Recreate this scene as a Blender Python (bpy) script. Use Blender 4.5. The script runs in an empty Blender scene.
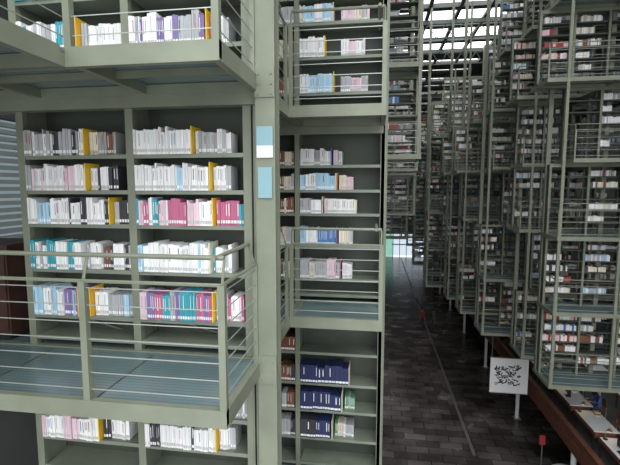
import bpy, math, random
from mathutils import Vector, Matrix
random.seed(7)
S = bpy.context.scene
S.view_settings.view_transform = 'Standard'
CZ = 12.5          # eye height above hall floor
L0 = CZ-1.68       # underside of walkway in front of us
P = 2.5            # storey pitch of hanging stacks
DT = 0.12          # deck thickness

# ------------------------------------------------------------------ materials
def mat(name, col, rough=.5, metal=0., nscale=None, namt=.15, spec=.5, emit=None, estr=1.):
    m = bpy.data.materials.new(name); m.use_nodes = True
    nt = m.node_tree; b = nt.nodes['Principled BSDF']
    b.inputs['Base Color'].default_value = (*col, 1)
    b.inputs['Roughness'].default_value = rough
    b.inputs['Metallic'].default_value = metal
    b.inputs['Specular IOR Level'].default_value = spec
    if emit:
        b.inputs['Emission Color'].default_value = (*emit, 1)
        b.inputs['Emission Strength'].default_value = estr
    if nscale:
        tc = nt.nodes.new('ShaderNodeTexCoord'); n = nt.nodes.new('ShaderNodeTexNoise')
        n.inputs['Scale'].default_value = nscale; n.inputs['Detail'].default_value = 4
        r = nt.nodes.new('ShaderNodeValToRGB')
        r.color_ramp.elements[0].position = .3; r.color_ramp.elements[1].position = .7
        r.color_ramp.elements[0].color = (*[c*(1-namt) for c in col], 1)
        r.color_ramp.elements[1].color = (*[min(1, c*(1+namt)) for c in col], 1)
        nt.links.new(tc.outputs['Object'], n.inputs['Vector'])
        nt.links.new(n.outputs['Fac'], r.inputs['Fac'])
        nt.links.new(r.outputs['Color'], b.inputs['Base Color'])
    return m

STEEL = mat('painted_steel', (.20, .218, .160), .4, .1, 3, .12)
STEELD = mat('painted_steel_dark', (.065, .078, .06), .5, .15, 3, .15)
SHELF = mat('shelf_steel', (.20, .225, .175), .4, .1, 4, .1)
CABLE = mat('steel_cable', (.42, .45, .41), .35, .5)
SIGN = mat('sign_plate', (.22, .38, .42), .3)
WHITE = mat('white_paint', (.75, .75, .75), .5)
WOOD = mat('dark_wood', (.17, .065, .04), .4, 0, 5, .3)
DWOOD = mat('walnut_wood', (.05, .022, .016), .4, 0, 5, .3)
BLACK = mat('black_plastic', (.02, .02, .022), .4)
SCREEN = mat('screen_glass', (.05, .07, .09), .15)
WALL = mat('concrete_wall', (.07, .07, .068), .85, 0, .6, .2)
CEIL = mat('ceiling_panel', (.10, .105, .10), .8, 0, .8, .2)
WIN = mat('daylight_window', (.5, .6, .65), .3, emit=(.72, .85, .95), estr=.9)
BLIND = mat('louvre_slats', (.26, .29, .28), .5)
WINL = mat('shaded_window', (.4, .48, .5), .3, emit=(.62, .78, .85), estr=.3)
WING = mat('green_glass_window', (.3, .6, .5), .3, emit=(.35, .75, .6), estr=.7)
RED = mat('red_fabric', (.45, .04, .04), .7)
STONE = mat('pale_stone', (.13, .125, .125), .5, 0, 2, .2)
LAMP = mat('lamp_glow', (1, .8, .5), .5, emit=(1, .72, .38), estr=6)

def deck_mat():
    m = mat('glass_deck', (.13, .2, .2), .22, 0., spec=.6); nt = m.node_tree; b = nt.nodes['Principled BSDF']
    tc = nt.nodes.new('ShaderNodeTexCoord')
    w = nt.nodes.new('ShaderNodeTexWave'); w.bands_direction = 'Y'; w.inputs['Scale'].default_value = 7
    w.inputs['Distortion'].default_value = 0
    n = nt.nodes.new('ShaderNodeTexNoise'); n.inputs['Scale'].default_value = 1.3
    r = nt.nodes.new('ShaderNodeValToRGB')
    r.color_ramp.elements[0].position = 0.0; r.color_ramp.elements[0].color = (.10, .145, .145, 1)
    r.color_ramp.elements[1].position = .2; r.color_ramp.elements[1].color = (.15, .215, .22, 1)
    mr = nt.nodes.new('ShaderNodeMapRange'); mr.inputs['To Min'].default_value = .55; mr.inputs['To Max'].default_value = 1.3
    mx = nt.nodes.new('ShaderNodeMixRGB'); mx.blend_type = 'MULTIPLY'; mx.inputs['Fac'].default_value = 1
    nt.links.new(tc.outputs['Object'], w.inputs['Vector']); nt.links.new(tc.outputs['Object'], n.inputs['Vector'])
    nt.links.new(w.outputs['Fac'], r.inputs['Fac']); nt.links.new(n.outputs['Fac'], mr.inputs['Value'])
    nt.links.new(r.outputs['Color'], mx.inputs['Color1']); nt.links.new(mr.outputs['Result'], mx.inputs['Color2'])
    nt.links.new(mx.outputs['Color'], b.inputs['Base Color'])
    return m
DECK = deck_mat()

def book_mat():
    m = bpy.data.materials.new('book_covers'); m.use_nodes = True
    nt = m.node_tree; b = nt.nodes['Principled BSDF']
    a = nt.nodes.new('ShaderNodeAttribute'); a.attribute_name = 'Col'
    nt.links.new(a.outputs['Color'], b.inputs['Base Color']); b.inputs['Roughness'].default_value = .5
    return m
BOOK = book_mat()

def floor_mat():
    m = bpy.data.materials.new('slate_floor'); m.use_nodes = True
    nt = m.node_tree; b = nt.nodes['Principled BSDF']
    tc = nt.nodes.new('ShaderNodeTexCoord')
    br = nt.nodes.new('ShaderNodeTexBrick')
    br.inputs['Scale'].default_value = 1.0; br.inputs['Brick Width'].default_value = 1.1
    br.inputs['Row Height'].default_value = .55; br.inputs['Mortar Size'].default_value = .022
    br.inputs['Color1'].default_value = (.055, .048, .047, 1); br.inputs['Color2'].default_value = (.15, .135, .128, 1)
    br.inputs['Mortar'].default_value = (.035, .031, .03, 1); br.inputs['Bias'].default_value = -.1
    n = nt.nodes.new('ShaderNodeTexNoise'); n.inputs['Scale'].default_value = .55; n.inputs['Detail'].default_value = 8
    r = nt.nodes.new('ShaderNodeValToRGB')
    r.color_ramp.elements[0].position = .38; r.color_ramp.elements[0].color = (.55, .53, .52, 1)
    r.color_ramp.elements[1].position = .62; r.color_ramp.elements[1].color = (1.4, 1.33, 1.3, 1)
    mx = nt.nodes.new('ShaderNodeMixRGB'); mx.blend_type = 'MULTIPLY'; mx.inputs['Fac'].default_value = 1
    nt.links.new(tc.outputs['Object'], br.inputs['Vector']); nt.links.new(tc.outputs['Object'], n.inputs['Vector'])
    nt.links.new(n.outputs['Fac'], r.inputs['Fac'])
    nt.links.new(br.outputs['Color'], mx.inputs['Color1']); nt.links.new(r.outputs['Color'], mx.inputs['Color2'])
    nt.links.new(mx.outputs['Color'], b.inputs['Base Color'])
    rr = nt.nodes.new('ShaderNodeMapRange'); rr.inputs['To Min'].default_value = .12; rr.inputs['To Max'].default_value = .36
    nt.links.new(n.outputs['Fac'], rr.inputs['Value']); nt.links.new(rr.outputs['Result'], b.inputs['Roughness'])
    return m
FLOOR = floor_mat()

# ------------------------------------------------------------------ mesh builder
MATS = [STEEL, STEELD, SHELF, CABLE, DECK, BOOK, SIGN, WHITE, WOOD, BLACK, SCREEN, WALL, CEIL, WIN, WING, RED, FLOOR, STONE, LAMP, DWOOD, BLIND, WINL]
MI = {m: i for i, m in enumerate(MATS)}
class MB:
    def __init__(s): s.v = []; s.f = []; s.m = []; s.c = []
    def box(s, x0, x1, y0, y1, z0, z1, m=STEEL, col=(1, 1, 1)):
        n = len(s.v)
        s.v += [(x0, y0, z0), (x1, y0, z0), (x1, y1, z0), (x0, y1, z0), (x0, y0, z1), (x1, y0, z1), (x1, y1, z1), (x0, y1, z1)]
        s.f += [(n, n+3, n+2, n+1), (n+4, n+5, n+6, n+7), (n, n+1, n+5, n+4), (n+1, n+2, n+6, n+5), (n+2, n+3, n+7, n+6), (n+3, n, n+4, n+7)]
        s.m += [MI[m]]*6; s.c += [col]*6
    def tube(s, p, q, r, k=6, m=CABLE, r2=None):
        p = Vector(p); q = Vector(q); d = (q-p).normalized()
        a = d.orthogonal().normalized(); b = d.cross(a); n = len(s.v)
        for c, rad in ((p, r), (q, r if r2 is None else r2)):
            for i in range(k):
                t = 2*math.pi*i/k
                s.v.append(tuple(c + a*math.cos(t)*rad + b*math.sin(t)*rad))
        for i in range(k):
            j = (i+1) % k
            s.f.append((n+i, n+j, n+k+j, n+k+i)); s.m.append(MI[m]); s.c.append((1, 1, 1))
        s.f.append(tuple(n+i for i in reversed(range(k)))); s.f.append(tuple(n+k+i for i in range(k)))
        s.m += [MI[m]]*2; s.c += [(1, 1, 1)]*2
    def build(s, name, parent=None, loc=(0, 0, 0), rotz=0):
        if not s.v: return None
        me = bpy.data.meshes.new(name); me.from_pydata(s.v, [], s.f)
        used = sorted(set(s.m)); rm = {u: i for i, u in enumerate(used)}
        for u in used: me.materials.append(MATS[u])
        me.polygons.foreach_set('material_index', [rm[x] for x in s.m])
        if MI[BOOK] in used:
            at = me.attributes.new('Col', 'FLOAT_COLOR', 'FACE')
            flat = []
            for c in s.c: flat += [c[0], c[1], c[2], 1.]
            at.data.foreach_set('color', flat)
        me.update()
        o = bpy.data.objects.new(name, me); S.collection.objects.link(o)
        o.location = loc; o.rotation_euler = (0, 0, rotz)
        if parent: o.parent = parent
        return o
def empty(name, loc=(0, 0, 0)):
    e = bpy.data.objects.new(name, None); e.empty_display_size = .3; S.collection.objects.link(e); e.location = loc
    return e

# ------------------------------------------------------------------ deck / rail / rack pieces
def deck(mb, x0, x1, y0, y1, z, chan=True, panel=1.1):
    """walkway: top glass panels on a steel channel frame; z = underside"""
    mb.box(x0, x1, y0, y1, z+DT-.025, z+DT, DECK)
    t = .05
    mb.box(x0, x1, y0-.004, y0+t, z, z+DT+.012); mb.box(x0, x1, y1-t, y1+.004, z, z+DT-.03)
    mb.box(x0-.004, x0+t, y0+t, y1-t, z, z+DT+.012); mb.box(x1-t, x1+.004, y0+t, y1-t, z, z+DT+.012)
    n = max(1, round((x1-x0)/panel))
    for i in range(1, n):
        x = x0+(x1-x0)*i/n
        mb.box(x-.03, x+.03, y0+t, y1-t, z+.01, z+DT-.027)
        mb.box(x-.006, x+.006, y0+t, y1-t, z+DT, z+DT+.003, STEELD)
    n2 = max(1, round((y1-y0)/.5))
    for i in range(1, n2):
        y = y0+(y1-y0)*i/n2
        mb.box(x0+t, x1-t, y-.02, y+.02, z+.04, z+DT-.027)

def rail(mb, p, q, z, r=.005, posts=None, inward=(0, 0), postw=.035, h=.9, n=7):
    """guard rail from p to q (xy) standing on level z"""
    px, py = p; qx, qy = q
    L = math.hypot(qx-px, qy-py)
    if posts is None:
        k = max(1, round(L/2.2)); posts = [i/k for i in range(k+1)]
    for t in posts:
        x = px+(qx-px)*t; y = py+(qy-py)*t
        mb.box(x-postw*.5, x+postw*.5, y-postw*.5, y+postw*.5, z-.1, z+h)
        ix = x+inward[0]*.06; iy = y+inward[1]*.06
        mb.tube((x, y, z+h-.02), (ix, iy, z+h+.17), .011, 6, STEEL)
    hr = max(.018, r*3)
    mb.tube((px, py, z+h), (qx, qy, z+h), hr*.8, 6, STEEL)
    mb.tube((px+inward[0]*.06, py+inward[1]*.06, z+h+.18), (qx+inward[0]*.06, qy+inward[1]*.06, z+h+.18), hr, 8, STEEL)
    for i in range(n):
        zz = z+.09+(h-.14)*i/(n-1)
        mb.tube((px, py, zz), (qx, qy, zz), r, 4, CABLE)

OFF = [.10, .32, .78, 1.22, 1.54, 1.87]
OFFL = [.10, .49, .91, 1.31, 1.76]

def rack(mb, xs, y, z, depth=.34, off=OFF, back=True, top=P, postw=.05, sm=SHELF, pm=STEEL):
    """bookcase facing -Y. xs = upright positions, z = walkway top"""
    for i, x in enumerate(xs):
        mb.box(x-postw*.5, x+postw*.5, y, y+.06, z, z+top-DT, pm)
        mb.box(x-.012, x+.012, y+.06, y+depth, z, z+top-DT, sm)
    for o in off:
        for a, b in zip(xs[:-1], xs[1:]):
            a2 = a+postw*.5; b2 = b-postw*.5
            mb.box(a2, b2, y+.02, y+depth, z+o-.022, z+o, sm)
            mb.box(a2, b2, y+.008, y+.02, z+o-.034, z+o+.004, sm)
    mb.box(xs[0], xs[-1], y-.01, y+.05, z+top-DT-.1, z+top-DT, pm)
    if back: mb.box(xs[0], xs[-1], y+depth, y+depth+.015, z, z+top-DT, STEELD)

W = (.82, .82, .81); G = (.42, .43, .44); DK = (.04, .04, .05); YE = (.80, .50, .02)
PK = (.50, .13, .24); TE = (.04, .33, .40); BL = (.08, .2, .48); LB = (.38, .6, .74); PU = (.22, .16, .36)
BR = (.2, .08, .045); OR = (.6, .22, .05); CR = (.72, .66, .52); NV = (.02, .03, .10); GN = (.1, .28, .15); RD = (.38, .04, .04)
PP = (.74, .54, .60)
def jit(c, a=.12):
    k = 1+random.uniform(-a, a); return tuple(min(.9, x*k) for x in c)

def run(mb, x0, x1, yf, z, h, pal, wmin=.012, wmax=.03, dep=.2, label=True, endcol=None, rl=7):
    x = x0; c = random.choice(pal); left = random.randint(1, rl); w0 = random.uniform(wmin, wmax); hh = h*random.uniform(.88, 1)
    dy = 0
    while x < x1-wmin:
        if left <= 0:
            c = random.choice(pal); left = random.randint(1, rl); w0 = random.uniform(wmin, wmax); hh = h*random.uniform(.80, 1)
            dy = random.uniform(0, .02)
        left -= 1
        w = min(w0*random.uniform(.8, 1.2), x1-x)
        b = hh*random.uniform(.96, 1.0); yy = yf+dy+random.uniform(0, .008)
        cc = jit(c)
        mb.box(x, x+w-.002, yy, yy+dep, z, z+b, BOOK, cc)
        if label and w > .011:
            mb.box(x+.002, x+w-.004, yy-.0012, yy, z+.02, z+.048, BOOK, jit(W if sum(c) < 1.8 else (.5, .5, .48)))
            if random.random() < .45:
                tc = (W if sum(c) < .9 else random.choice([DK, BL, G, G, RD, G]))
                mb.box(x+w*.35, x+w*.6, yy-.001, yy, z+b*random.uniform(.35, .5), z+b*.88, BOOK, jit(tc))
        x += w
    if endcol:
        mb.box(x1, x1+.010, yf+.004, yf+dep, z, z+h*.98, BOOK, endcol)

# ------------------------------------------------------------------ NEAR LEFT stack
def near_unit():
    e = empty('library_stack')
    xs = [-3.36, -2.235, -1.12]
    Y = 3.72
    d = MB()
    deck(d, -6.2, -1.0, 2.74, 3.70, L0)
    deck(d, -6.2, -1.0, 3.70, 4.35, L0)
    deck(d, -6.2, -1.0, 2.74, 3.70, L0+P)
    deck(d, -6.2, -1.0, 3.70, 4.35, L0+P)
    deck(d, -6.2, -2.09, .8, 2.74, L0+P)
    deck(d, -6.2, -1.0, 3.70, 4.35, L0+2*P)
    for k in (0, 1, 2):
        deck(d, -1.36, -1.0, 4.35, 5.0, L0+k*P)
    for k in (-1, 0, 1):
        d.box(-6.2, -1.0, 3.66, 3.71, L0+k*P+P-.1, L0+k*P+P, STEEL)
    d.build('walkway_decks', e)
    r = MB()
    for k in (0, 1):
        z = L0+DT+k*P
        rail(r, (-2.07, 2.765), (-1.025, 2.765), z, .0042, [0, 1], (0, 1), .05)
        rail(r, (-1.025, 2.765), (-1.025, 3.60), z, .0042, [1], (-1, 0), .04)
        rail(r, (-1.025, 3.78), (-1.025, 4.95), z, .0042, [1], (-1, 0), .04)
    z = L0+DT
    rail(r, (-6.1, 2.765), (-2.07, 2.765), z, .0042, [0, .35, .7], (0, 1), .05)
    z = L0+DT+P
    rail(r, (-2.115, .85), (-2.115, 2.765), z, .0042, [0, .5], (-1, 0), .05)
    r.build('guard_rails', e)
    f = MB()
    for k in (-1, 0, 1):
        z = L0+DT+k*P
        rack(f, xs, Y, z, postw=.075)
        f.box(-1.06, -1.015, Y-.02, Y+.34, z, L0+k*P+P)
        for a, c in zip(xs[:-1], xs[1:]):
            f.tube((a+.04, Y+.31, z+.27), (c-.04, Y+.31, z+.02), .008, 6, CABLE)
    f.build('bookcase_frames', e)
    b = MB()
    GN2 = (.35, .36, .34); YO = (.78, .42, .02)
    A = {  # (row, bay): palette front, palette behind, front length, end colour
        (5, 0): ([G, DK, W, G, W, GN2], [BR, GN2, DK, G, CR], .60, YE), (5, 1): ([W], [W, G, W, GN2], .54, YE),
        (4, 0): ([W, W, PP, G, W], [W, G, DK, PP], .60, YE), (4, 1): ([W, W, W, TE, LB, W], [W, G, W], .70, YE),
        (3, 0): ([W, W, W, DK, LB, G], [DK, W, G], .82, YE), (3, 1): ([PK, PP, PK, W, TE, G, PK, W], [G, PK, TE, W], .72, YE),
        (2, 0): ([W, W, W, TE, G], [DK, G, W, BR], .52, None), (2, 1): ([W, W, W, W, W, LB, TE], [PP, TE, W, G, CR], .68, CR),
        (1, 0): ([LB, W, PU, W, W], [W, G, LB, W], .58, YO), (1, 1): ([PP, PU, W, PK, G, TE, CR], [PK, G, LB, W], .70, YE)}
    for k in (-1, 0, 1):
        z = L0+DT+k*P
        for (rw, bay), (pa, pb, fr, ec) in A.items():
            if k == 1 and rw > 4: continue
            x0 = xs[bay]+.045; x1 = xs[bay+1]-.045
            zz = z+OFF[rw]+.001
            h = .26 if rw > 2 else .29
            if rw == 5: h = .25
            if k == -1 and rw < 4: continue
            xm = x0+(x1-x0)*fr
            if k: pa = random.choice([[W, G, PP], [TE, W, G, W], [W, W, DK], [W, PU, G, W]])
            run(b, x0, xm, Y-.02, zz, h, pa, dep=.22, endcol=ec, rl=4)
            if (rw, bay) == (1, 0) and k == 0: b.box(xm-.12, xm-.001, Y-.026, Y-.02, zz, zz+.28, BOOK, YO)
            run(b, xm+.02, x1-random.choice([0, .02, .12]), Y+.045, zz, h*.92, pb, dep=.2, rl=4)
    b.build('books', e)
    c = MB()
    x, y = -.925, 3.60
    zb, zt = 0, 24.5
    c.box(x-.085, x+.085, y, y+.018, zb, zt); c.box(x-.085, x+.085, y+.162, y+.18, zb, zt)
    c.box(x-.011, x+.011, y+.018, y+.162, zb, zt)
    for k in range(-3, 5):
        zz = L0+k*P
        c.box(x-.085, x+.085, y-.012, y, zz-.06, zz+.2)
        for dz in (-.03, .05, .13):
            for dx in (-.055, .055): c.tube((x+dx, y-.02, zz+dz), (x+dx, y-.008, zz+dz), .012, 6, STEEL)
    c.build('steel_column')
    s = MB()
    s.box(x-.07, x+.07, y-.022, y-.004, 12.86, 13.02, SIGN); s.box(x-.07, x+.07, y-.022, y-.004, 12.76, 12.86, WHITE)
    s.box(x-.06, x+.06, y-.022, y-.004, 12.42, 12.68, SIGN)
    s.build('aisle_sign')
near_unit()

# ------------------------------------------------------------------ MIDDLE stack
def mid_unit():
    e = empty('library_stack')
    xs = [-2.2, -1.05, .10]
    Y = 5.8
    d = MB(); r = MB(); f = MB(); b = MB()
    for k in (-1, 0, 1, 2):
        z = L0+k*P
        deck(d, -1.0, .11, 5.0, 5.79, z)
        deck(d, -2.3, -1.0, 5.0, 5.79, z)
        deck(d, -2.3, .11, 5.79, 6.4, z)
        zt = z+DT
        if k >= 0:
            rail(r, (-.98, 5.025), (.085, 5.025), zt, .005, [0, 1], (0, 1), .045)
            rail(r, (.085, 5.025), (.085, 5.78), zt, .005, [], (-1, 0), .045)
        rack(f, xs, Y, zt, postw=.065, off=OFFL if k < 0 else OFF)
        f.box(.075, .12, Y, Y+.6, zt, zt+P-DT)
        of = OFFL if k < 0 else OFF
        for rw in range(1, len(of)):
            h = .27 if (k < 0 or rw in (1, 2)) else .235
            zz = zt+of[rw]+.001
            x0 = xs[1]+.04; x1 = xs[2]-.04
            if k < 0:
                pal = [[W, G], [NV, DK], [NV, NV, NV], [NV, NV, DK], [DK, BR]][rw]
                fr = [.0, .42, .55, .64, .0][rw]
                if fr: run(b, x0, x0+(x1-x0)*fr, Y-.01, zz, .28, pal, .03, .05, .22, True, jit(CR))
                if rw in (1, 2): run(b, x0+(x1-x0)*fr+.04, x1-.3, Y+.08, zz, .22, [W, GN, LB, G, CR], dep=.2)
            elif k == 0:
                pal = {5: [W, W, G], 4: [W, W, LB, G, CR], 3: [W, G, CR, PP], 2: [W, LB, BL, W, W], 1: [W, CR, G, PP]}[rw]
                fl = {5: .42, 4: .5, 3: .3, 2: .5, 1: .55}[rw]
                run(b, x0, x0+fl, Y-.01, zz, h, pal, dep=.22, endcol=[PK, PU, CR, OR, BL][rw-1])
                run(b, x0+fl+.03, x1-{5: .5, 4: .35, 3: .3, 2: .35, 1: .35}[rw], Y+.05, zz, h*.9, [G, W, PP, W, CR], dep=.2)
            else:
                run(b, x0, x0+random.uniform(.3, .5), Y-.01, zz, h, [W, W, CR, LB], dep=.22, endcol=random.choice([YE, PK, CR]))
                run(b, x0+.54, x1-random.uniform(.05, .3), Y+.06, zz, h*.9, [W, G, PP, W, CR], dep=.2)
            run(b, xs[0]+.05, xs[1]-.04, Y+.0, zz, h*.95, [G, CR, W, BR] if k >= 0 else [DK, BR, G], dep=.2)
    d.build('walkway_decks', e); r.build('guard_rails', e); f.build('bookcase_frames', e); b.build('books', e)
    c = MB()
    c.box(.11, .17, 6.3, 6.36, 0, 24.5)
    c.build('post', e)
mid_unit()

# ------------------------------------------------------------------ distant stacks
SPAL = [[W, G, CR], [W, W, BR], [G, BR, W, W], [RD, BR, W, W], [W, CR, W, BR], [BL, W, W], [W, G, LB], [W, G, W, BR], [W, W, CR], [W, PP, G], [DK, W, CR], [W, W, G], [W, CR, PP, RD]]
def far_unit(Y, xl, xr, ks, side, wb):
    """xl: dict level-> inner edge, side=+1 stack stands at right of hall (free edge = left)"""
    e = empty('library_stack')
    d = MB(); r = MB(); f = MB(); b = MB()
    rr = .006 if Y < 22 else .008
    for k in ks:
        z = L0+k*P; zt = z+DT
        a = xl[k] if isinstance(xl, dict) else xl
        c = xr[k] if isinstance(xr, dict) else xr
        deck(d, a, c, Y-.95, Y-.01, z, panel=2.2); deck(d, a, c, Y-.01, Y+.55, z, panel=2.2)
        rail(r, (a+.03, Y-.92), (c-.03, Y-.92), zt, rr, None, (0, 1), .045, n=5)
        if side > 0: rail(r, (a+.03, Y-.92), (a+.03, Y-.03), zt, rr, [], (1, 0), .05, n=5)
        else: rail(r, (c-.03, Y-.92), (c-.03, Y-.03), zt, rr, [], (-1, 0), .05, n=5)
        n = max(1, round((c-a-.1)/1.1))
        xs = [a+.05+(c-a-.1)*i/n for i in range(n+1)]
        off = [.45, .83, 1.21, 1.59, 1.97]
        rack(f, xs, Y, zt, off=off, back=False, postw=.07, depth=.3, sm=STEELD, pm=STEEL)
        for i in range(n):
            if random.random() < .14: continue
            pb = random.choice(SPAL); full = random.random() < .4
            for o in off:
                if random.random() < .2: continue
                pal = pb if random.random() < .6 else random.choice(SPAL)
                x0 = xs[i]+.05; x1 = xs[i+1]-.05
                s = random.uniform(0, .15) if random.random() < .3 else 0
                t = 0 if full else random.uniform(.1, .7)
                run(b, x0+s, x1-t, Y+random.uniform(0, .08), zt+o+.001, random.uniform(.18, .25), pal, wb, wb*2, .2, False, rl=4)
    k0 = min(ks)
    a = xl[k0] if isinstance(xl, dict) else xl
    c = xr[k0] if isinstance(xr, dict) else xr
    n = 2
    for i in range(n+1):
        x = a+.07+(c-a-.14)*i/n
        f.box(x-.07, x+.07, Y+.31, Y+.43, L0+k0*P, 24.5 if i != 1 else L0+(max(ks)+1)*P)
        f.box(x-.045, x+.045, Y-.96, Y-.88, L0+k0*P, L0+max(ks)*P+1, STEEL)
    d.build('walkway_decks', e); r.build('guard_rails', e); f.build('bookcase_frames', e); b.build('books', e)

def lv(*v): return {k: x for k, x in zip(range(-2, 5), v)}
K7 = list(range(-2, 5)); K6 = list(range(-2, 4)); K5 = list(range(-2, 3))
far_unit(15.8, lv(5.85, 5.85, 5.85, 6.2, 5.3, 5.6, 5.6), 9.6, K7, 1, .018)
far_unit(18.4, lv(5.8, 6.3, 5.5, 5.5, 5.2, 5.6, 5.6), 9.6, K7, 1, .02)
far_unit(21.0, lv(4.9, 4.9, 5.8, 5.1, 5.0, 5.4, 6.0), 9.0, K7, 1, .022)
far_unit(24.4, lv(4.6, 5.3, 4.6, 4.2, 4.9, 6.2, 6.6), 9.0, K7, 1, .027)
far_unit(27.4, lv(4.4, 4.4, 5.2, 4.0, 4.4, 6.4, 7.2), 9.0, K6, 1, .03)
far_unit(30.6, lv(3.5, 3.5, 3.5, 4.4, 3.7, 4.6, 6.6), 9.0, K5, 1, .035)
far_unit(34.5, lv(3.9, 3.9, 3.9, 3.9, 4.2, 5, 6.6), 9.0, K6, 1, .04)
far_unit(39.0, lv(3.4, 3.4, 3.4, 3.8, 3.8, 4.4, 3.4), 9.0, K6, 1, .05)
far_unit(45.0, 3.9, 9.0, K5, 1, .06)
far_unit(52.0, 3.8, 9.0, K6, 1, .08)
far_unit(60.0, 3.6, 9.0, K6, 1, .1)
far_unit(13.4, -1.2, 1.25, [1, 2, 3, 4], -1, .022)
far_unit(17.0, -1.2, 1.3, [2, 3, 4], -1, .03)
far_unit(22.0, -1.2, 2.0, [1, 2, 3], -1, .03)
far_unit(28.5, -1.2, 2.5, [0, 1, 2, 3], -1, .04)
far_unit(37.0, -1.2, 2.7, [-1, 0, 1, 2], -1, .05)
far_unit(48.0, -1.2, 3.0, [-1, 0, 1, 2], -1, .07)

g = MB()
for k in range(-2, 4):
    for x in (7.4, 9.2):
        g.box(x-.05, x+.05, 16.4, 61, L0+k*P-.16, L0+k*P-.002, STEELD)
g.build('carrier_beams')

# ------------------------------------------------------------------ building shell
m = MB(); m.box(-9, 15, -8, 80, -.3, 0, FLOOR); m.build('floor')
m = MB(); m.box(4.75, 4.9, 20, 78, 0, .012, STONE); m.build('trim_1')
m = MB(); m.box(-9.3, -9, -8, 80, 0, 11.0, WALL); m.box(-9.3, -9, -8, 80, 14.2, 24.5, WALL); m.box(-9.3, -9, -8, 1.5, 11, 14.2, WALL)
m.build('wall_left')
m = MB()
for i in range(18):
    z = 11.04+i*.175
    m.box(-9.2, -9.02, 1.5, 80, z, z+.10, BLIND)
m.build('louvre_blinds')
m = MB(); m.box(-9.32, -9.22, 1.5, 80, 11, 14.2, WINL); m.build('window_1')
m = MB(); m.box(15, 15.3, -8, 80, 0, 24.5, WALL); m.build('wall_right')
m = MB(); m.box(-9, 15, 80, 80.3, 4.2, 24.5, WALL); m.box(-9, 2, 80, 80.3, 0, 4.2, WALL); m.box(9, 15, 80, 80.3, 0, 4.2, WALL)
for i in range(5): m.box(3.4+i*1.2, 3.5+i*1.2, 79.9, 80.2, 0, 4.2, STEELD)
m.box(3.2, 8.5, 79.9, 80.2, 2.2, 2.35, STEELD)
m.build('wall_back')
m = MB(); m.box(3.4, 9, 80.2, 80.3, .2, 4.2, WIN); m.build('window_2')
m = MB(); m.box(2, 3.4, 80.2, 80.3, 0, 4.2, WING); m.build('window_3')
m = MB()
m.box(-9, 1.5, -3, 80, 24.5, 24.8, CEIL); m.box(9.5, 15, -3, 80, 24.5, 24.8, CEIL)
y = -3
while y < 80:
    m.box(1.5, 9.5, y, y+(.6 if y < 38 else 2.0), 24.5, 24.8, CEIL); y += 3.4
for x in (3.5, 5.5, 7.5): m.box(x-.12, x+.12, -3, 80, 24.55, 24.75, CEIL)
m.build('ceiling')
m = MB()
y = 6
while y < 80:
    m.box(-9, 15, y-.08, y+.08, 24.2, 24.5, STEELD)
    m.box(-9, 15, y-.05, y+.05, 23.2, 23.3, STEELD)
    for i in range(20):
        x = -9+i*1.2
        m.tube((x, y, 23.25), (x+.6, y, 24.2), .035, 4, STEELD); m.tube((x+.6, y, 24.2), (x+1.2, y, 23.25), .035, 4, STEELD)
    y += 6.8
m.build('roof_trusses')

# ------------------------------------------------------------------ mezzanine on the right
MX, MZ = 7.75, 2.65
m = MB()
m.box(MX+.13, 14.98, 9, 70, MZ-.35, MZ, WALL)
m.build('mezzanine_floor')
m = MB()
m.box(MX-.05, MX+.12, 9, 70, MZ-.35, MZ+.12, WOOD)
m.box(MX-.02, MX+.05, 9, 70, MZ+.12, MZ+.45, WOOD)
m.box(MX-.08, MX+.12, 9, 70, MZ+.45, MZ+.5, WOOD)
m.build('wooden_parapet')
for y in (10.5, 17.2, 23.8, 30.6, 37.9, 45, 52, 59):
    c = MB(); x = MX+.1
    c.tube((x, y, 0), (x, y, MZ-.36), .10, 16, WHITE); c.box(x-.18, x+.18, y-.18, y+.18, 0, .04, STEEL)
    c.build('support_column')

def desk(x, y):
    d = MB()
    d.box(-.45, .45, -.8, .8, .71, .75, WHITE)
    d.box(-.46, -.45, -.8, .8, .60, .76, WOOD)
    for sx in (-.4, .4):
        for sy in (-.74, .74): d.box(sx-.025, sx+.025, sy-.025, sy+.025, 0, .71, BLACK)
    d.box(-.4, .4, -.74, -.72, .45, .71, WOOD)
    d.build('reading_desk', None, (x, y, MZ))
    l = MB()
    l.tube((0, 0, 0), (0, 0, .02), .08, 14, BLACK); l.tube((0, 0, .02), (0, 0, .34), .01, 8, STEEL)
    l.tube((0, 0, .34), (.12, 0, .40), .01, 8, STEEL)
    l.tube((.12, 0, .42), (.12, 0, .33), .03, 14, WOOD, .09); l.tube((.12, 0, .329), (.12, 0, .32), .075, 14, LAMP)
    l.build('desk_lamp', None, (x-.3, y+.68, MZ+.751))
    if random.random() < .7:
        s = MB(); s.box(-.1, .1, -.12, .12, 0, .015, BLACK); s.box(-.015, .015, -.03, .03, .015, .15, BLACK)
        s.box(-.02, .015, -.26, .26, .13, .46, BLACK); s.box(.015, .02, -.24, .24, .15, .44, SCREEN)
        s.build('computer_monitor', None, (x-.2, y+random.uniform(-.4, .1), MZ+.751))
    if random.random() < .8:
        s = MB()
        for i in range(4): s.box(-.1, .1, -.14+i*.01, .14-i*.012, i*.03, i*.03+.028, BOOK, random.choice([W, W, CR, BR]))
        s.build('book_pile', None, (x+.25, y+.5, MZ+.751))
def chair(x, y, rz):
    c = MB()
    c.box(-.22, .22, -.22, .22, .43, .47, WOOD); c.box(-.22, .22, .2, .23, .6, .92, WOOD)
    for sx in (-.2, .2):
        c.tube((sx, -.2, 0), (sx, -.2, .43), .014, 6, CABLE); c.tube((sx, .21, 0), (sx, .22, .9), .014, 6, CABLE)
    c.build('reading_chair', None, (x, y, MZ), rz)
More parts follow.
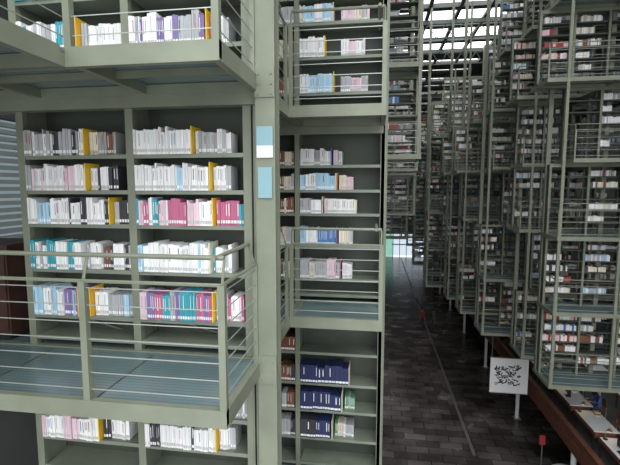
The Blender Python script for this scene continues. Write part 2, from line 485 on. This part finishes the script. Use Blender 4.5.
for i in range(9):
    y = 13.6+i*2.0
    desk(8.75, y); chair(9.62, y-.35, -math.pi/2); chair(9.62, y+.4, -math.pi/2)
    if i % 2: desk(11.3, y)

e = empty('hanging_banner', (6.45, 20.9, 2.75))
d = MB()
d.box(-.86, .86, -.015, .015, 0, 1.72, WHITE)
d.tube((-.9, 0, 1.73), (.9, 0, 1.73), .025, 8, STEEL); d.tube((-.88, 0, 0), (.88, 0, 0), .02, 8, STEEL)
for s in (-.8, .8): d.tube((s, 0, 1.73), (s, 0, L0-2*P-2.75), .012, 6, STEEL)
d.build('sheet', e)
# irregular black brush-like blobs on the sheet
d = MB(); random.seed(3)
for i in range(110):
    x = random.uniform(-.62, .5); z = random.uniform(.38, 1.35)
    a = random.uniform(0, 3.14); L = random.uniform(.08, .22)
    dx = math.cos(a)*L; dz = math.sin(a)*L*.7
    x2 = max(-.68, min(.68, x+dx)); z2 = max(.32, min(1.45, z+dz))
    if abs(x2-x)+abs(z2-z) < .02: continue
    n = len(d.v); w_ = random.uniform(.02, .045); px = -(z2-z); pz = (x2-x); q = math.hypot(px, pz)+1e-6; px *= w_/q; pz *= w_/q
    yy = -.0155-i*.00003
    d.v += [(x+px, yy, z+pz), (x-px, yy, z-pz), (x2-px*.4, yy, z2-pz*.4), (x2+px*.4, yy, z2+pz*.4)]
    d.f.append((n, n+1, n+2, n+3)); d.m.append(MI[BLACK]); d.c.append((0, 0, 0))
d.build('pattern', e)
random.seed(11)
t = MB()
t.tube((0, 0, .72), (0, 0, .76), .75, 28, WHITE); t.tube((0, 0, .04), (0, 0, .72), .05, 12, STEEL); t.tube((0, 0, 0), (0, 0, .04), .35, 20, STEEL)
t.build('round_table', None, (8.1, 18.0, 0))
t = MB()
t.tube((0, 0, 0), (0, 0, .03), .22, 16, BLACK); t.tube((0, 0, .03), (0, 0, 1.05), .025, 8, STEEL); t.box(-.12, .12, -.02, .02, 1.05, 1.5, RED)
t.build('notice_stand', None, (7.6, 19.6, 0))
t = MB()
t.box(-.9, .9, -.25, .25, .06, .95, DWOOD); t.box(-.94, .94, -.28, .28, .95, 1.0, DWOOD)
for i in range(3): t.box(-.88+i*.6, -.32+i*.6, -.265, -.25, .12, .9, DWOOD)
t.box(-.85, .85, -.22, .22, 0, .06, BLACK)
t.build('wooden_cabinet', None, (-4.55, 4.02, L0+DT))

# ------------------------------------------------------------------ people
def person(name, loc, rz, top, bottom, hair, seated=False, s=1.):
    skin = mat('skin', (.45, .27, .19), .6); mt = mat('shirt', top, .8); mb_ = mat('trousers', bottom, .8); mh = mat('hair', hair, .6)
    V = []; E = []; R = []
    def add(p, r, par=None):
        V.append(p); R.append(r)
        if par is not None: E.append((par, len(V)-1))
        return len(V)-1
    h = .55 if seated else .93
    pel = add((0, 0, h), (.15, .11)); wa = add((0, 0, h+.2), (.13, .10), pel); ch = add((0, .0, h+.42), (.16, .11), wa)
    nk = add((0, 0, h+.56), (.055, .055), ch); hd = add((0, -.015, h+.67), (.085, .095), nk); add((0, -.01, h+.77), (.065, .075), hd)
    for sx in (-1, 1):
        sh = add((sx*.18, 0, h+.49), (.06, .06), ch)
        if seated:
            el = add((sx*.23, -.12, h+.24), (.043, .043), sh); wr = add((sx*.14, -.36, h+.26), (.03, .03), el)
            hdn = add((sx*.12, -.43, h+.25), (.035, .018), wr); base = Vector((sx*.12, -.43, h+.25)); dr = Vector((0, -1, -.05))
        else:
            el = add((sx*.24, .02, h+.2), (.043, .043), sh); wr = add((sx*.25, -.04, h-.05), (.03, .03), el)
            hdn = add((sx*.25, -.055, h-.12), (.02, .035), wr); base = Vector((sx*.25, -.055, h-.12)); dr = Vector((0, -.2, -1))
        for i in range(4):
            o = Vector(((i-1.5)*.02, 0, 0)) if seated else Vector((0, (i-1.5)*.02, 0))
            L = [.07, .085, .08, .06][i]
            a = add(tuple(base+o+dr*.03), (.009, .009), hdn); add(tuple(base+o*1.2+dr*(.03+L)), (.008, .008), a)
        tb = add(tuple(base+Vector((-sx*.035, -.02, .0))), (.011, .011), hdn); add(tuple(base+Vector((-sx*.05, -.03, 0))+dr*.04), (.009, .009), tb)
        hp = add((sx*.095, 0, h-.02 if seated else h-.06), (.085, .085), pel)
        if seated:
            kn = add((sx*.12, -.40, h-.02), (.062, .062), hp); an = add((sx*.12, -.39, .09), (.042, .042), kn); add((sx*.12, -.55, .04), (.045, .035), an)
        else:
            st = .12*sx
            kn = add((sx*.1, -.03-st*.6, .5), (.062, .062), hp); an = add((sx*.1, st, .09), (.042, .042), kn); add((sx*.11, st-.17, .04), (.045, .035), an)
    me = bpy.data.meshes.new('b'); me.from_pydata([tuple(v) for v in V], E, [])
    ob = bpy.data.objects.new('tmp', me); S.collection.objects.link(ob)
    ob.modifiers.new('s', 'SKIN'); ss = ob.modifiers.new('u', 'SUBSURF'); ss.levels = 1
    for i, rd in enumerate(R): me.skin_vertices[0].data[i].radius = rd
    me.skin_vertices[0].data[0].use_root = True
    dg = bpy.context.evaluated_depsgraph_get(); dg.update()
    nm = bpy.data.meshes.new_from_object(ob.evaluated_get(dg)); bpy.data.objects.remove(ob)
    nm.materials.clear()
    for q in (skin, mt, mb_, mh): nm.materials.append(q)
    for p in nm.polygons:
        c = p.center; p.use_smooth = True; k = 1
        if c.z > h+.54: k = 0
        if c.z > h+.68 and (c.y > -.05 or c.z > h+.77): k = 3
        if seated:
            if c.z < h+.04 and abs(c.x) < .3: k = 2
            if c.y < -.36 and c.z > h+.15: k = 0
        else:
            if c.z < h+.02 and abs(c.x) < .2: k = 2
            if c.z < h-.06 and abs(c.x) >= .2: k = 0
        if c.z < .07: k = 3
        p.material_index = k
    o = bpy.data.objects.new(name, nm); S.collection.objects.link(o)
    o.location = loc; o.rotation_euler = (0, 0, rz); o.scale = (s, s, s)
    f = MB(); zf = h+.68
    f.box(-.012, .012, -.125, -.095, zf-.03, zf+.015, RED)
    for sx in (-.035, .035): f.box(sx-.012, sx+.012, -.105, -.09, zf+.02, zf+.032, BLACK)
    f.box(-.025, .025, -.108, -.09, zf-.06, zf-.05, RED)
    fo = f.build('face', o); fo.data.materials.clear(); fo.data.materials.append(mh); fo.data.materials.append(skin)
person('standing_person', (4.4, 39.0, 0), .5, (.4, .05, .05), (.03, .03, .05), (.02, .015, .01))
person('standing_person', (5.3, 38.2, 0), -1.2, (.12, .1, .1), (.04, .04, .07), (.02, .015, .01))
for (y, c) in ((15.25, (.6, .6, .62)), (19.25, (.05, .1, .25)), (21.25, (.5, .05, .05)), (23.25, (.5, .45, .4))):
    person('seated_reader', (9.62, y, MZ), -math.pi/2, c, (.04, .05, .09), (.02, .015, .012), True)

# ------------------------------------------------------------------ light : overcast sky, brighter overhead
w = bpy.data.worlds.new('sky'); S.world = w; w.use_nodes = True
nt = w.node_tree; bg = nt.nodes['Background']
tc = nt.nodes.new('ShaderNodeTexCoord'); sp = nt.nodes.new('ShaderNodeSeparateXYZ')
mr = nt.nodes.new('ShaderNodeMapRange'); mr.inputs['From Min'].default_value = 0; mr.inputs['From Max'].default_value = .8
mr.inputs['To Min'].default_value = 1.5; mr.inputs['To Max'].default_value = 6.0
nt.links.new(tc.outputs['Generated'], sp.inputs['Vector']); nt.links.new(sp.outputs['Z'], mr.inputs['Value'])
nt.links.new(mr.outputs['Result'], bg.inputs['Strength'])
bg.inputs['Color'].default_value = (.94, .97, 1, 1)

# ------------------------------------------------------------------ camera
cam = bpy.data.cameras.new('camera'); co = bpy.data.objects.new('camera', cam); S.collection.objects.link(co)
cam.sensor_width = 36; cam.lens = 430/620*36; cam.clip_start = .05; cam.clip_end = 300
co.location = (0, 0, CZ); co.rotation_euler = (math.radians(90-5.84), 0, math.radians(8.55))
S.camera = co
